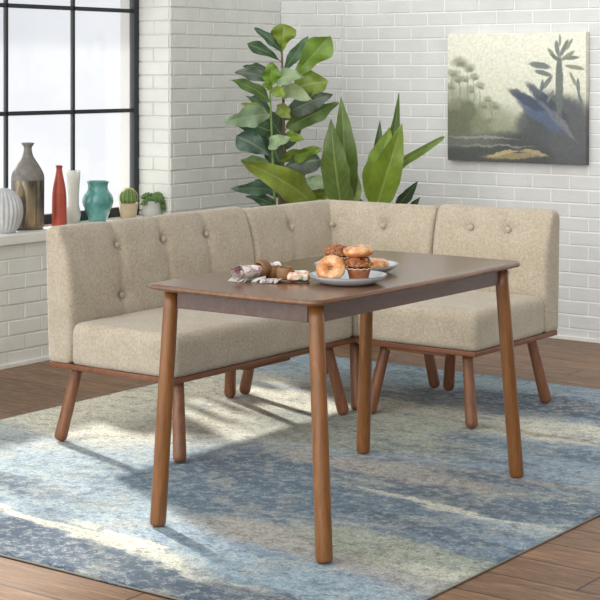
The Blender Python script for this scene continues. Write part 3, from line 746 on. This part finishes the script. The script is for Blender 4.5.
# ------------------------------------------------------------------ objects on the sill
def sill_pos(px, a=-5.745): return Vector((a, on_a(px, a), SILL))
def scl(p): return F/(-p.x*math.sin(AL)+p.y*math.cos(AL))
def mat_tall():
    m = N('two_tone_glaze'); c = m.n('ShaderNodeTexCoord'); v = c.outputs['Object']; sp = m.n('ShaderNodeSeparateXYZ'); m.l(v, sp.inputs[0])
    n1 = m.noise(m.coord((1, 1, .35)), 16, 5, .6)
    low = m.ramp(n1, [(.3, sr(60, 56, 50)), (.5, sr(112, 106, 94)), (.68, sr(146, 128, 98))]); hi = m.ramp(m.noise(v, 40, 4), [(.3, sr(108, 104, 98)), (.7, sr(134, 130, 124))])
    f = m.ramp(m.math('MULTIPLY', sp.outputs[2], 2.0), [(.470, (0, 0, 0)), (.485, (1, 1, 1))])
    m.set(Base_Color=m.mix(f, low, hi), Roughness=m.ramp(f, [(0, (.10,)*3), (1, (.75,)*3)]), Metallic=m.ramp(f, [(0, (.55,)*3), (1, (0, 0, 0))])); return m.m
def vase(name, label, px, prof, mat, part='body', a=-5.745, flute=0, nf=0, seg=64, cat='vase'):
    """prof in photo pixels (radius, height)"""
    p = sill_pos(px, a); s = scl(p)
    bm = bmesh.new(); pr = smooth_prof([(r/s, z/s) for r, z in prof], 5); lathe(bm, pr, seg, flute=flute, nf=nf, cap=True)
    o = obj(name, bm, mat, None, True, p); tag(o, label, cat); return o
m = N('ribbed_white'); m.set(Base_Color=m.ramp(m.noise(m.coord(), 9, 3), [(.3, sr(176, 178, 180)), (.7, sr(204, 205, 205))]), Roughness=.5); M['ribbed'] = m.m
vase('ribbed_vase', 'round pale grey ribbed vase at the left end of the sill', 2.0, [(12, 0), (13, .6), (18, 9), (20.5, 20), (19, 31), (13.5, 39.5), (8, 43), (6.5, 44), (6.3, 43.2), (5.5, 40), (5, 36), (.1, 35)], M['ribbed'], flute=.035, nf=26, seg=156, a=-5.715)
vase('bottle_vase', 'tall two-tone grey and bronze glazed bottle vase with flared lip', 27.8, [(14.2, 0), (15.6, 1), (16.2, 6), (16.4, 25), (16.5, 46), (16.3, 52), (15, 57), (10.5, 65), (6, 72), (4.2, 78), (4.2, 82), (6.2, 85), (6.6, 86), (5.6, 86), (3.4, 82), (3, 76), (.1, 75)], mat_tall(), a=-5.745)
m = N('terracotta_red'); m.set(Base_Color=m.ramp(m.noise(m.coord(), 14, 4), [(.3, sr(150, 58, 42)), (.7, sr(176, 76, 56))]), Roughness=.38); M['red'] = m.m
vase('slim_bottle', 'slim red bottle on the sill between the tall vase and the white vase', 59.2, [(7.0, 0), (7.5, 2), (7.4, 14), (7.2, 30), (6.2, 40), (4.2, 50), (3.1, 56), (3.0, 59), (3.6, 61), (3.3, 61.5), (2.4, 60), (2.0, 56), (.1, 55)], M['red'], a=-5.70)
m = N('frosted_white_glass'); m.set(Base_Color=sr(238, 240, 234), Roughness=.4, Transmission_Weight=.6, Subsurface_Weight=.3); m.b.inputs['Subsurface Radius'].default_value = (.02, .02, .02); M['frost'] = m.m
vase('glass_vase', 'frosted white glass vase standing just behind the red bottle', 73.2, [(5.4, 0), (6.4, 2), (7.6, 8), (7.0, 13), (5.8, 18), (5.8, 28), (6.5, 40), (7.2, 51), (6.5, 51), (5.9, 40), (5.2, 28), (4.8, 12), (.1, 4)], M['frost'], a=-5.79)
m = N('teal_crackle_glaze'); m.set(Base_Color=m.ramp(m.noise(warp(m, m.coord(), 9, .1), 14, 4), [(.3, sr(62, 128, 124)), (.6, sr(92, 156, 150)), (.8, sr(140, 190, 182))]), Roughness=.14, Coat_Weight=.6); M['teal'] = m.m
vase('urn_vase', 'turquoise glazed urn-shaped vase in the middle of the sill', 97.8, [(8.2, 0), (8.8, 1), (11, 7), (14.2, 15), (15.6, 21), (14.2, 26.5), (11, 31), (10, 34), (10.2, 37.5), (11.2, 40.2), (10.6, 40.6), (9, 37), (9, 33), (10, 29), (.1, 26)], M['teal'], a=-5.735)
# cactus
p = sill_pos(128.4, -5.745); s = scl(p)
t = thing('potted_cactus', 'small round ribbed cactus in a tan tapered pot on the sill', 'cactus', p)
bm = bmesh.new(); lathe(bm, [(7.2/s, 0), (7.6/s, .3/s), (10.1/s, 15.5/s), (9.5/s, 15.5/s), (9.0/s, 13.5/s), (.001, 13.4/s)], 48); obj('pot', bm, mat_plain('tan_clay', (190, 170, 140), .8, var=.08, bumps=.001), t)
bm = bmesh.new(); n = 120; rings = []
for k in range(21):
    v = -.75+k/20*(PI/2+.75); ring_ = []
    for i in range(n):
        a = 2*PI*i/n; rib = 1-.13*abs(math.sin(a*6.5))**.7*math.cos(v)**.5 if v < PI/2-.01 else 1
        rr = 9.0/s*max(math.cos(v), .02)*rib
        ring_.append(bm.verts.new((rr*math.cos(a), rr*math.sin(a), 20.5/s+9.2/s*math.sin(v)*(1-.06*(math.sin(v) > .98)))))
    rings.append(ring_)
for a, b in zip(rings, rings[1:]):
    for i in range(n): bm.faces.new((a[i], a[(i+1) % n], b[(i+1) % n], b[i]))
bm.faces.new(rings[-1])
obj('cactus_body', bm, mat_plain('cactus_green', (96, 124, 62), .6, var=.2, vs=30), t)
bm = bmesh.new()
for i in range(13):
    a = 2*PI*(i)/13
    for k in range(9):
        v = -.4+k/8*(PI/2+.25); c = Vector((9.1/s*math.cos(v)*math.cos(a), 9.1/s*math.cos(v)*math.sin(a), 20.5/s+9.3/s*math.sin(v)))
        nv = Vector((math.cos(v)*math.cos(a), math.cos(v)*math.sin(a), math.sin(v)))
        for q in range(4):
            tt = nv.orthogonal().normalized(); tt.rotate(Matrix.Rotation(q*PI/2+.4, 3, nv))
            tube(bm, [c, c+(nv+tt*.9).normalized()*.0075], [.0012, .0004], 4)
obj('spines', bm, mat_plain('cactus_spine', (206, 204, 140), .6), t)
# succulent
p = sill_pos(152.2, -5.715); s = scl(p)
t = thing('potted_succulent', 'trailing succulent in a grey concrete pot at the right end of the sill', 'succulent', p)
bm = bmesh.new(); lathe(bm, [(9.0/s, 0), (9.6/s, .4/s), (10/s, 16/s), (9.0/s, 16/s), (8.8/s, 13.5/s), (.001, 13.4/s)], 48); obj('pot', bm, mat_plain('concrete_pot', (182, 184, 178), .85, var=.1, vs=12, bumps=.001), t)
bm = bmesh.new(); rnd = random.Random(4)
def rosette(bm, c, nv, r, nlv=16):
    nv = Vector(nv).normalized(); a0 = nv.orthogonal().normalized()
    for i in range(nlv):
        th = i*2.4; op = .25+.95*(1-i/nlv); d = a0.copy(); d.rotate(Matrix.Rotation(th, 3, nv)); ax = (d*math.sin(op*1.3)+nv*math.cos(op*1.3)).normalized(); L = r*(.55+.45*(1-i/nlv))
        tube(bm, [c, c+ax*L*.35, c+ax*L*.7, c+ax*L], [r*.10, r*.22, r*.24, r*.05], 6)
for cx_, cz_, cy_, r in ((-6.5, 22, -2, 6.5), (-1, 22, 2, 5.5), (3.5, 21, -3, 5.5), (7.5, 23, 1, 5.5), (-7.5, 16.5, -7, 6), (11, 18, -3, 5), (12.5, 13, -4, 4.5), (0, 19, -5, 5), (9, 20, -6, 5), (-3, 20, -6, 5), (5, 19, -7, 5), (13, 10, -3, 3.5)):
    c = dirR*cx_*.84/s+dirD*cy_/s+Vector((0, 0, cz_/s)); rosette(bm, c-Vector((0, 0, .012)), dirR*cx_*.05-dirD*.3+Vector((0, 0, .8)), r*1.08/s)
obj('leaves', bm, mat_plain('succulent_green', (92, 122, 66), .5, var=.35, vs=25), t)

# ------------------------------------------------------------------ painting
def mat_canvas():
    m = N('marsh_painting'); c = m.n('ShaderNodeTexCoord'); v = c.outputs['Object']
    wv = warp(m, v, 9, .05, 6); wv = warp(m, wv, 45, .018, 4)
    def plane(vec):
        sp = m.n('ShaderNodeSeparateXYZ'); m.l(vec, sp.inputs[0]); cb = m.n('ShaderNodeCombineXYZ'); m.l(sp.outputs[0], cb.inputs[0]); m.l(sp.outputs[2], cb.inputs[1]); return cb.outputs[0]
    P1 = plane(wv); P0 = plane(warp(m, v, 20, .012, 3))
    sv = m.n('ShaderNodeSeparateXYZ'); m.l(v, sv.inputs[0])
    sky = m.ramp(sv.outputs[2], [(.0, sr(90, 94, 90)), (.13, sr(118, 122, 112)), (.20, sr(176, 178, 158)), (.33, sr(208, 209, 190)), (.62, sr(228, 228, 212))])
    G1 = (126, 130, 104); G2 = (100, 106, 84); G3 = (154, 158, 134); D = (66, 74, 90); D2 = (84, 98, 122); K = (70, 74, 76)
    far = [(.05, .27, .16, .13, 0, .35, G3, .9), (.22, .22, .20, .09, 0, .35, G3, .9)]
    col = blob_chain(m, P1, sky, far)
    # thin trunks and feathery crowns on the left
    tr = []
    for x, z, h in ((.03, .36, .13), (.075, .38, .12), (.125, .40, .10), (.165, .36, .10), (.045, .30, .1), (.20, .33, .06), (.27, .28, .05)):
        tr.append((x, z-.02, .0035, h, 3, .5, (138, 138, 116), .8))
    for x, z, r in ((.03, .47, .035), (.075, .53, .045), (.13, .50, .035), (.165, .45, .03), (.02, .40, .03), (.10, .44, .03), (.20, .40, .03), (.055, .44, .035), (.14, .38, .03), (.25, .33, .028), (.29, .30, .035), (.22, .30, .03)):
        tr.append((x, z, r, r*.62, 0, .5, (148, 152, 128), .85)); tr.append((x+.008, z-.012, r*.6, r*.3, 0, .5, (118, 122, 98), .7))
    col = blob_chain(m, P1, col, tr)
    B = [(.08, .23, .14, .10, 0, .22, G1, .9), (.03, .19, .12, .09, 0, .25, G2, .9), (.13, .27, .05, .05, 0, .3, G2, .7), (.26, .19, .12, .04, 0, .3, G1, .9), (.36, .19, .10, .05, 0, .3, G3, .8),
         (.40, .10, .52, .055, 0, .3, (104, 108, 102), .9), (.25, .035, .45, .045, 0, .3, (74, 78, 74), .85), (.62, .09, .32, .11, 0, .3, K, .9), (.20, .125, .2, .006, 0, .4, (150, 152, 138), .8), (.28, .085, .22, .005, 0, .4, (140, 143, 130), .7),
         (.66, .22, .19, .15, -24, .22, (82, 86, 90), .95), (.74, .16, .12, .18, -14, .3, (88, 90, 92), .9), (.52, .21, .10, .07, 0, .3, (78, 82, 84), .85),
         (.55, .27, .17, .045, -34, .2, D2, .9), (.60, .32, .15, .03, -40, .22, D, .9), (.48, .33, .12, .028, -28, .22, D, .85), (.64, .24, .12, .014, -44, .3, (110, 116, 124), .8), (.70, .20, .10, .010, -50, .3, (122, 124, 124), .7),
         (.40, .035, .17, .016, 4, .3, (150, 138, 104), .9), (.34, .045, .09, .010, 14, .3, (182, 168, 124), .9), (.52, .055, .08, .010, -10, .3, (170, 156, 118), .85)]
    col = blob_chain(m, P1, col, B)
    Lf = [(.672, .40, .022, .17, 0, .2, (100, 108, 104), .95)]
    for x, z, L, w_, a in ((.56, .51, .085, .022, -8), (.58, .47, .07, .018, -14), (.60, .42, .065, .016, 48), (.57, .40, .05, .014, 80), (.74, .55, .06, .014, 4), (.76, .50, .075, .015, -10), (.75, .44, .055, .012, -62), (.78, .40, .06, .014, -84), (.66, .60, .055, .018, 100),
                         (.70, .60, .065, .016, 62), (.72, .56, .06, .016, 32), (.63, .57, .05, .014, 128), (.65, .55, .045, .014, 150), (.675, .64, .04, .010, 90), (.73, .62, .045, .012, 58), (.79, .34, .04, .012, -70), (.62, .35, .05, .012, 60)):
        Lf.append((x, z, L*.75, w_*.75, a, .22, (116+int(20*math.sin(a)), 126+int(16*math.sin(a)), 112), .92))
    col = blob_chain(m, P0, col, Lf)
    fn = m.noise(m.coord((1, 1, 1)), 60, 5, .75)
    col = m.mix(1.0, col, m.ramp(fn, [(.3, (.80,)*3), (.6, (1.08,)*3)]), 'MULTIPLY')
    m.set(Base_Color=col, Roughness=.6); m.bump(m.noise(m.coord(), 500, 2), .0005, .4); return m.m
PW_, PH_ = .823, .682
pt = tag(obj('painting', (lambda b: (box(b, 0, PW_, -.036, 0, 0, PH_, .003), b)[1])(bmesh.new()), mat_canvas(), None, False, (-4.591, WB-.006, .909)), 'unframed canvas of a misty green and slate marsh, hung on the brick wall', 'painting')

# ------------------------------------------------------------------ plants
def mat_leaf(name, gl=.35):
    m = N(name); at_ = m.n('ShaderNodeAttribute', attribute_name='tint'); v = m.coord()
    n1 = m.noise(v, 16, 4); uv = m.n('ShaderNodeUVMap'); sp = m.n('ShaderNodeSeparateXYZ'); m.l(uv.outputs[0], sp.inputs[0])
    d = m.math('ABSOLUTE', m.math('SUBTRACT', sp.outputs[0], .5))
    mid = m.ramp(d, [(.0, (.55,)*3), (.03, (.4,)*3), (.05, (0, 0, 0))])
    veinp = m.math('SUBTRACT', m.math('MULTIPLY', sp.outputs[1], 9), m.math('MULTIPLY', d, 3.5))
    vn = m.math('ABSOLUTE', m.math('SUBTRACT', m.math('FRACT', veinp), .5)); vm = m.ramp(vn, [(.0, (.3,)*3), (.06, (0, 0, 0))])
    c = m.mix(1.0, at_.outputs['Color'], m.ramp(n1, [(.3, (.78,)*3), (.7, (1.15,)*3)]), 'MULTIPLY')
    c = m.mix(m.math('MAXIMUM', mid, vm), c, m.mix(.5, c, sr(190, 206, 130)))
    m.set(Base_Color=c, Roughness=gl, Specular_IOR_Level=.5)
    tl = m.n('ShaderNodeBsdfTranslucent'); m.l(c, tl.inputs[0]); mx = m.n('ShaderNodeMixShader'); mx.inputs[0].default_value = .22
    m.l(m.b.outputs[0], mx.inputs[1]); m.l(tl.outputs[0], mx.inputs[2]); m.l(mx.outputs[0], m.t.nodes['Material Output'].inputs[0])
    m.bump(m.math('SUBTRACT', n1, m.math('MAXIMUM', mid, vm)), .004, .5); return m.m
BR = (128, 154, 58); MID = (96, 122, 64); DK = (66, 90, 66); BD = (90, 114, 96); PALE_ = (154, 174, 134); YL = (150, 170, 58)
def leaf(bm, tl, uvl, base, tip, wd, col, roll=0, droop=.12, fold=.18, wave=.10, shape='ovate', seed=0, spt=None, nseg=18):
    """one leaf blade from base to tip"""
    base, tip = Vector(base), Vector(tip); ax = tip-base; L = ax.length; ax.normalize()
    tocam = (Vector((0, 0, H))-base).normalized()
    n = (tocam-ax*tocam.dot(ax)).normalized(); n.rotate(Matrix.Rotation(roll, 3, ax)); w_ = ax.cross(n).normalized()
    c = Vector(sr(*col)); V = []; m_ = 8
    for i in range(nseg+1):
        t = i/nseg
        if shape == 'ovate': pr = math.sin(PI*t**.85)**.75*(1-.15*t)
        elif shape == 'obovate': pr = (math.sin(PI*t**1.5)**.7)*(.35+.75*t) if t < 1 else 0
        elif shape == 'lance': pr = math.sin(PI*min(1, t**.8))**.9*(1-.2*t)
        else: pr = math.sin(PI*t**.62)**.8
        pr = max(pr, .02); row = []
        ctr = base+ax*L*t+Vector((0, 0, droop*L*math.sin(PI*t)))+n*.06*L*math.sin(PI*t)
        for j in range(-m_, m_+1):
            u = j/m_; hw = wd/2*pr
            wv = wave*wd*abs(u)**1.5*math.sin(t*13+seed*2.1+(2 if j > 0 else 0))*.55
            ew = 1+.13*noise.noise((t*7, seed*3.3, 1 if j > 0 else -1))
            row.append((bm.verts.new(ctr+w_*u*hw*ew*math.cos(fold)+n*(abs(u)*hw*math.sin(fold)+wv)), (u*.5+.5, t)))
        V.append(row)
    for i in range(nseg):
        for j in range(2*m_):
            q = (V[i][j], V[i][j+1], V[i+1][j+1], V[i+1][j]); f = bm.faces.new([k[0] for k in q])
            for lp, k in zip(f.loops, q): lp[uvl].uv = k[1]; lp[tl] = (*c, 1)
def new_foliage():
    bm = bmesh.new(); tl = bm.loops.layers.float_color.new('tint'); uvl = bm.loops.layers.uv.new('UVMap'); return bm, tl, uvl
M['leafA'] = mat_leaf('ficus_leaf', .38); M['leafB'] = mat_leaf('paddle_leaf', .30)
ZP = 8.70; K1 = ZP/F
base1 = atZ(281, 330, ZP); base1.z = 0
# ficus: stems + leaves
t = thing('potted_ficus', 'tall leafy fiddle-leaf plant in the corner behind the bench', 'plant', base1)
def loc_(p): return Vector(p)-base1
st1 = [atZ(281, 278, ZP), atZ(281, 235, ZP), atZ(280.6, 198, ZP), atZ(282, 170, ZP), atZ(283.4, 150, ZP+.01), atZ(283.6, 120, ZP), atZ(283, 90, ZP-.01), atZ(282.3, 64, ZP), atZ(282, 50, ZP)]
st2 = [atZ(279, 272, ZP-.05), atZ(276, 235, ZP-.07), atZ(274.5, 198, ZP-.09), atZ(273, 166, ZP-.10), atZ(271.6, 130, ZP-.10), atZ(270.4, 100, ZP-.10), atZ(270.2, 84, ZP-.10)]
bm = bmesh.new(); tube(bm, [loc_(p) for p in smooth_prof([tuple(q) for q in st1], 4)], [.016-.0115*i/32 for i in range(33)], 10); obj('trunk', bm, mat_wood('ficus_bark', (84, 70, 54), (126, 104, 82), 'z', .8), t)
bm = bmesh.new(); tube(bm, [loc_(p) for p in smooth_prof([tuple(q) for q in st2], 4)], [.010-.006*i/24 for i in range(25)], 10); obj('stem', bm, mat_plain('green_stem', (118, 142, 72), .6, var=.2), t)
bm, tl, uvl = new_foliage()
Q = K1
LV = [  # (base px, tip px, width px, colour, depth base, depth tip, roll, shape)
 ((282, 52), (254, 28), 10, DK, 0, .05, .3, 'ovate'), ((282, 62), (247, 44), 14, DK, 0, -.05, .2, 'obovate'), ((282, 52), (284, 24), 28, BR, 0, -.02, .1, 'obovate'),
 ((284, 70), (308, 36), 13, BD, 0, .03, .3, 'lance'), ((290, 82), (330, 36), 31, BR, .02, -.06, .25, 'obovate'), ((292, 90), (328, 82), 32, BR, .01, -.04, -.2, 'ovate'),
 ((270.5, 85), (272, 62), 18, BR, -.1, -.13, .2, 'ovate'), ((274, 81), (304, 76), 17, PALE_, -.08, -.2, -.3, 'ovate'), ((268, 79), (235, 72), 14, BD, -.1, -.15, .2, 'ovate'),
 ((270, 72), (243, 67), 8, DK, -.05, .1, .4, 'lance'), ((271, 102), (230, 80), 14, MID, -.1, -.2, .5, 'ovate'), ((278, 90), (311, 100), 18, PALE_, -.02, -.18, -.3, 'ovate'),
 ((272, 88), (262, 84), 9, BR, -.1, -.15, .2, 'ovate'), ((272, 90), (287, 95), 12, BR, -.1, -.16, .1, 'ovate'), ((271, 113), (246, 96), 11, DK, -.08, .1, .3, 'lance'), ((268, 112), (241, 104), 7, BR, -.1, .0, .3, 'ovate'),
 ((269, 114), (224, 122), 22, PALE_, -.1, -.25, -.25, 'ovate'), ((272, 132), (232, 122), 20, DK, -.08, -.12, .2, 'ovate'), ((283, 138), (258, 108), 20, DK, 0, .12, .3, 'ovate'),
 ((286, 114), (333, 94), 20, BD, 0, -.06, .1, 'ovate'), ((286, 128), (339, 103), 20, MID, .02, .04, .35, 'ovate'), ((287, 135), (304, 140), 11, BR, 0, -.12, .2, 'ovate'), ((277, 106), (292, 118), 14, BR, -.04, -.1, .2, 'ovate'),
 ((268, 147), (290, 138), 14, PALE_, -.1, -.2, -.3, 'ovate'), ((273, 158), (236, 136), 26, BD, -.1, -.14, .15, 'obovate'), ((281, 166), (262, 128), 26, DK, 0, .1, .2, 'ovate'), ((281, 172), (262, 160), 22, DK, 0, .08, .2, 'ovate'),
 ((280, 160), (322, 148), 16, BR, 0, -.10, .55, 'ovate'), ((279, 170), (321, 160), 30, BD, 0, -.03, -.1, 'obovate'), ((272, 166), (241, 160), 10, MID, -.1, .0, .3, 'ovate'),
 ((318, 208), (240, 161), 30, BR, -.1, -.42, .15, 'lance'), ((274, 190), (231, 189), 14, BD, -.09, -.22, -.2, 'ovate'), ((276, 206), (246, 196), 12, DK, -.09, -.12, .3, 'lance'),
 ((298, 186), (338, 184), 15, PALE_, .0, -.05, -.3, 'ovate'), ((296, 196), (338, 193), 14, BR, .02, .0, .5, 'ovate'), ((281, 196), (255, 180), 16, DK, .0, .06, .2, 'ovate'), ((281, 150), (300, 128), 14, DK, .0, .12, .2, 'ovate'),
 ((282, 118), (304, 108), 14, MID, .0, .1, .2, 'ovate'), ((282, 186), (306, 172), 20, DK, .0, .1, .2, 'ovate'), ((281, 206), (300, 190), 20, MID, .02, .12, .2, 'ovate'),
 ((281, 222), (305, 206), 22, MID, .0, .1, .2, 'ovate'), ((281, 225), (250, 208), 20, DK, .0, .1, .2, 'ovate')]
for i, (b, q, w_, col, zb, zt, roll, shp) in enumerate(LV):
    B3 = atZ(b[0], b[1], ZP+zb)-base1; T3 = atZ(q[0], q[1], ZP+zt)-base1
    leaf_base = base1
    col = tuple(min(255, max(0, c+random.uniform(-8, 8))) for c in col)
    # helper works in world space for the facing, so shift
    B3w, T3w = B3+base1, T3+base1
    n0 = len(bm.verts); leaf(bm, tl, uvl, B3w, T3w, w_*Q*1.08, col, roll, .04, .20, .26, shp, i)
    # short stalk from the stem when the blade starts away from it
    bm.verts.ensure_lookup_table()
for v in bm.verts: v.co -= base1
nleaf = len(bm.faces)
for b, q, w_, col, zb, zt, roll, shp in LV:
    B3 = atZ(b[0], b[1], ZP+zb)-base1; src = st1 if zb > -.07 else st2
    best = min(((atZ(b[0], b[1], ZP+zb)-p).length, k) for k, p in enumerate(src))[1]
    A = src[best]
    # nearest point on polyline a little lower
    nb_ = None
    for k in range(len(src)-1):
        a_, c_ = src[k], src[k+1]; ln = (c_-a_); tt = max(0, min(1, (B3+base1-Vector((0, 0, .02))-a_).dot(ln)/ln.length_squared)); pnt = a_+ln*tt
        if nb_ is None or (pnt-B3-base1).length < (nb_-B3-base1).length: nb_ = pnt
    A3 = nb_-base1
    T3 = atZ(q[0], q[1], ZP+zt)-base1; ext_ = B3+(T3-B3)*.08
    tube(bm, [A3, A3.lerp(ext_, .6)+Vector((0, 0, .004)), ext_], [.0035, .003, .002], 6)
bm.faces.ensure_lookup_table()
for f in bm.faces[nleaf:]: f.material_index = 1
obj('foliage', bm, [M['leafA'], mat_plain('leaf_stalk', (126, 110, 62), .6)], t)
def pot(parent, r, h, mat, soil):
    bm = bmesh.new(); lathe(bm, [(r*.72, 0), (r*.76, .004), (r*.98, h*.97), (r, h), (r*.93, h), (r*.9, h*.9), (.004, h*.9)], 56); obj('pot', bm, mat, parent)
    bm = bmesh.new(); lathe(bm, [(r*.9, h*.895), (r*.88, h*.92), (.004, h*.93)], 32); obj('soil', bm, soil, parent)
M['soil'] = mat_plain('potting_soil', (60, 46, 36), .95, bumps=.01, bs=60)
pot(t, .15, .26, mat_plain('white_planter', (206, 204, 198), .5), M['soil'])
# lower trunk down to the soil
bm = bmesh.new(); tube(bm, [(0, 0, .22), loc_(st1[0])+Vector((0, 0, .01))], [.019, .0162], 10); obj('trunk_base', bm, mat_plain('trunk_bark', (104, 86, 66), .8, var=.2), t)
bm = bmesh.new(); tube(bm, [(-.02, -.02, .22), loc_(st2[0])+Vector((0, 0, .01))], [.012, .0102], 10); obj('stem_base', bm, mat_plain('stem_bark', (110, 112, 70), .8, var=.2), t)

# broad-leaved plant
ZQ = 8.42; base2 = atZ(362, 330, ZQ); base2.z = 0; base2 = Vector((-4.42, 6.72, 0)) if False else base2
t = thing('potted_paddle_plant', 'broad paddle-leaved green plant right of the ficus, rising behind the corner seat', 'plant', base2)
crown = base2+Vector((0, 0, .30))
bm, tl, uvl = new_foliage()
PV = [((346, 215), (341, 97), 27, (98, 122, 56), .02, -.02, .15, 'lance'), ((342, 212), (331, 119), 31, (92, 114, 52), -.05, -.12, -.25, 'lance'), ((352, 208), (357, 172), 15, (150, 170, 96), .0, .0, .1, 'lance'),
      ((376, 212), (399, 93), 17, (84, 108, 50), .10, .12, .5, 'lance'), ((372, 205), (380, 120), 14, (66, 90, 46), .15, .2, .2, 'lance'), ((369, 202), (390, 127), 32, BR, -.02, .04, .2, 'lance'),
      ((374, 214), (402, 124), 32, (118, 142, 46), -.10, -.22, .1, 'lance'), ((396, 208), (418, 181), 13, DK, .0, -.1, .3, 'lance'), ((408, 212), (420, 197), 8, DK, .05, 0, .2, 'lance'),
      ((360, 225), (352, 190), 20, MID, .1, .1, .2, 'lance'), ((372, 230), (388, 190), 20, MID, .1, .14, .2, 'lance')]
for i, (b, q, w_, col, zb, zt, roll, shp) in enumerate(PV):
    leaf(bm, tl, uvl, atZ(b[0], b[1], ZQ+zb), atZ(q[0], q[1], ZQ+zt), w_*ZQ/F*1.05, col, roll, .02, .22, .06, shp, i+50, nseg=26)
# the long arching leaf
arc = [atZ(384, 204, ZQ), atZ(391, 184, ZQ-.03), atZ(402, 164, ZQ-.06), atZ(420, 152, ZQ-.10), atZ(445, 136.5, ZQ-.16)]
sm = [Vector(q) for q in smooth_prof([tuple(p) for p in arc], 6)]
prev = None; c = sr(104, 128, 58)
for i, p in enumerate(sm):
    k = i/(len(sm)-1); tg = (sm[min(i+1, len(sm)-1)]-sm[max(i-1, 0)]).normalized(); tocam = (Vector((0, 0, H))-p).normalized(); sd2 = tg.cross(tocam).normalized()
    hw = ZQ/F*(1.2+3.2*math.sin(PI*max(0, (k-.25)/.75))**.8 if k > .25 else 1.2)
    if k > .97: hw *= .15
    row = [bm.verts.new(p-sd2*hw+tocam*.004), bm.verts.new(p), bm.verts.new(p+sd2*hw+tocam*.006)]
    if prev:
        for j in range(2):
            f = bm.faces.new((prev[j], prev[j+1], row[j+1], row[j]))
            for lp, uvv in zip(f.loops, ((j/2, k), ((j+1)/2, k), ((j+1)/2, k), (j/2, k))): lp[uvl].uv = uvv; lp[tl] = (*c, 1)
    prev = row
for v in bm.verts: v.co -= base2
nleaf = len(bm.faces)
for b, q, w_, col, zb, zt, roll, shp in PV:
    B3 = atZ(b[0], b[1], ZQ+zb)-base2; T3 = atZ(q[0], q[1], ZQ+zt)-base2; e_ = B3+(T3-B3)*.12; a_ = Vector((B3.x*.15, B3.y*.15, .24))
    tube(bm, [a_, a_.lerp(e_, .5)+Vector((B3.x*.12, B3.y*.12, 0)), e_], [.008, .006, .003], 8)
e_ = sm[0]-base2; tube(bm, [(0, 0, .24), e_*.55+Vector((.02, 0, .12)), e_+(sm[1]-sm[0])], [.006, .005, .004], 8)
bm.faces.ensure_lookup_table()
for f in bm.faces[nleaf:]: f.material_index = 1
obj('foliage', bm, [M['leafB'], mat_plain('green_stalk', (108, 132, 66), .5)], t)
pot(t, .14, .26, mat_plain('grey_planter', (150, 150, 146), .6), M['soil'])
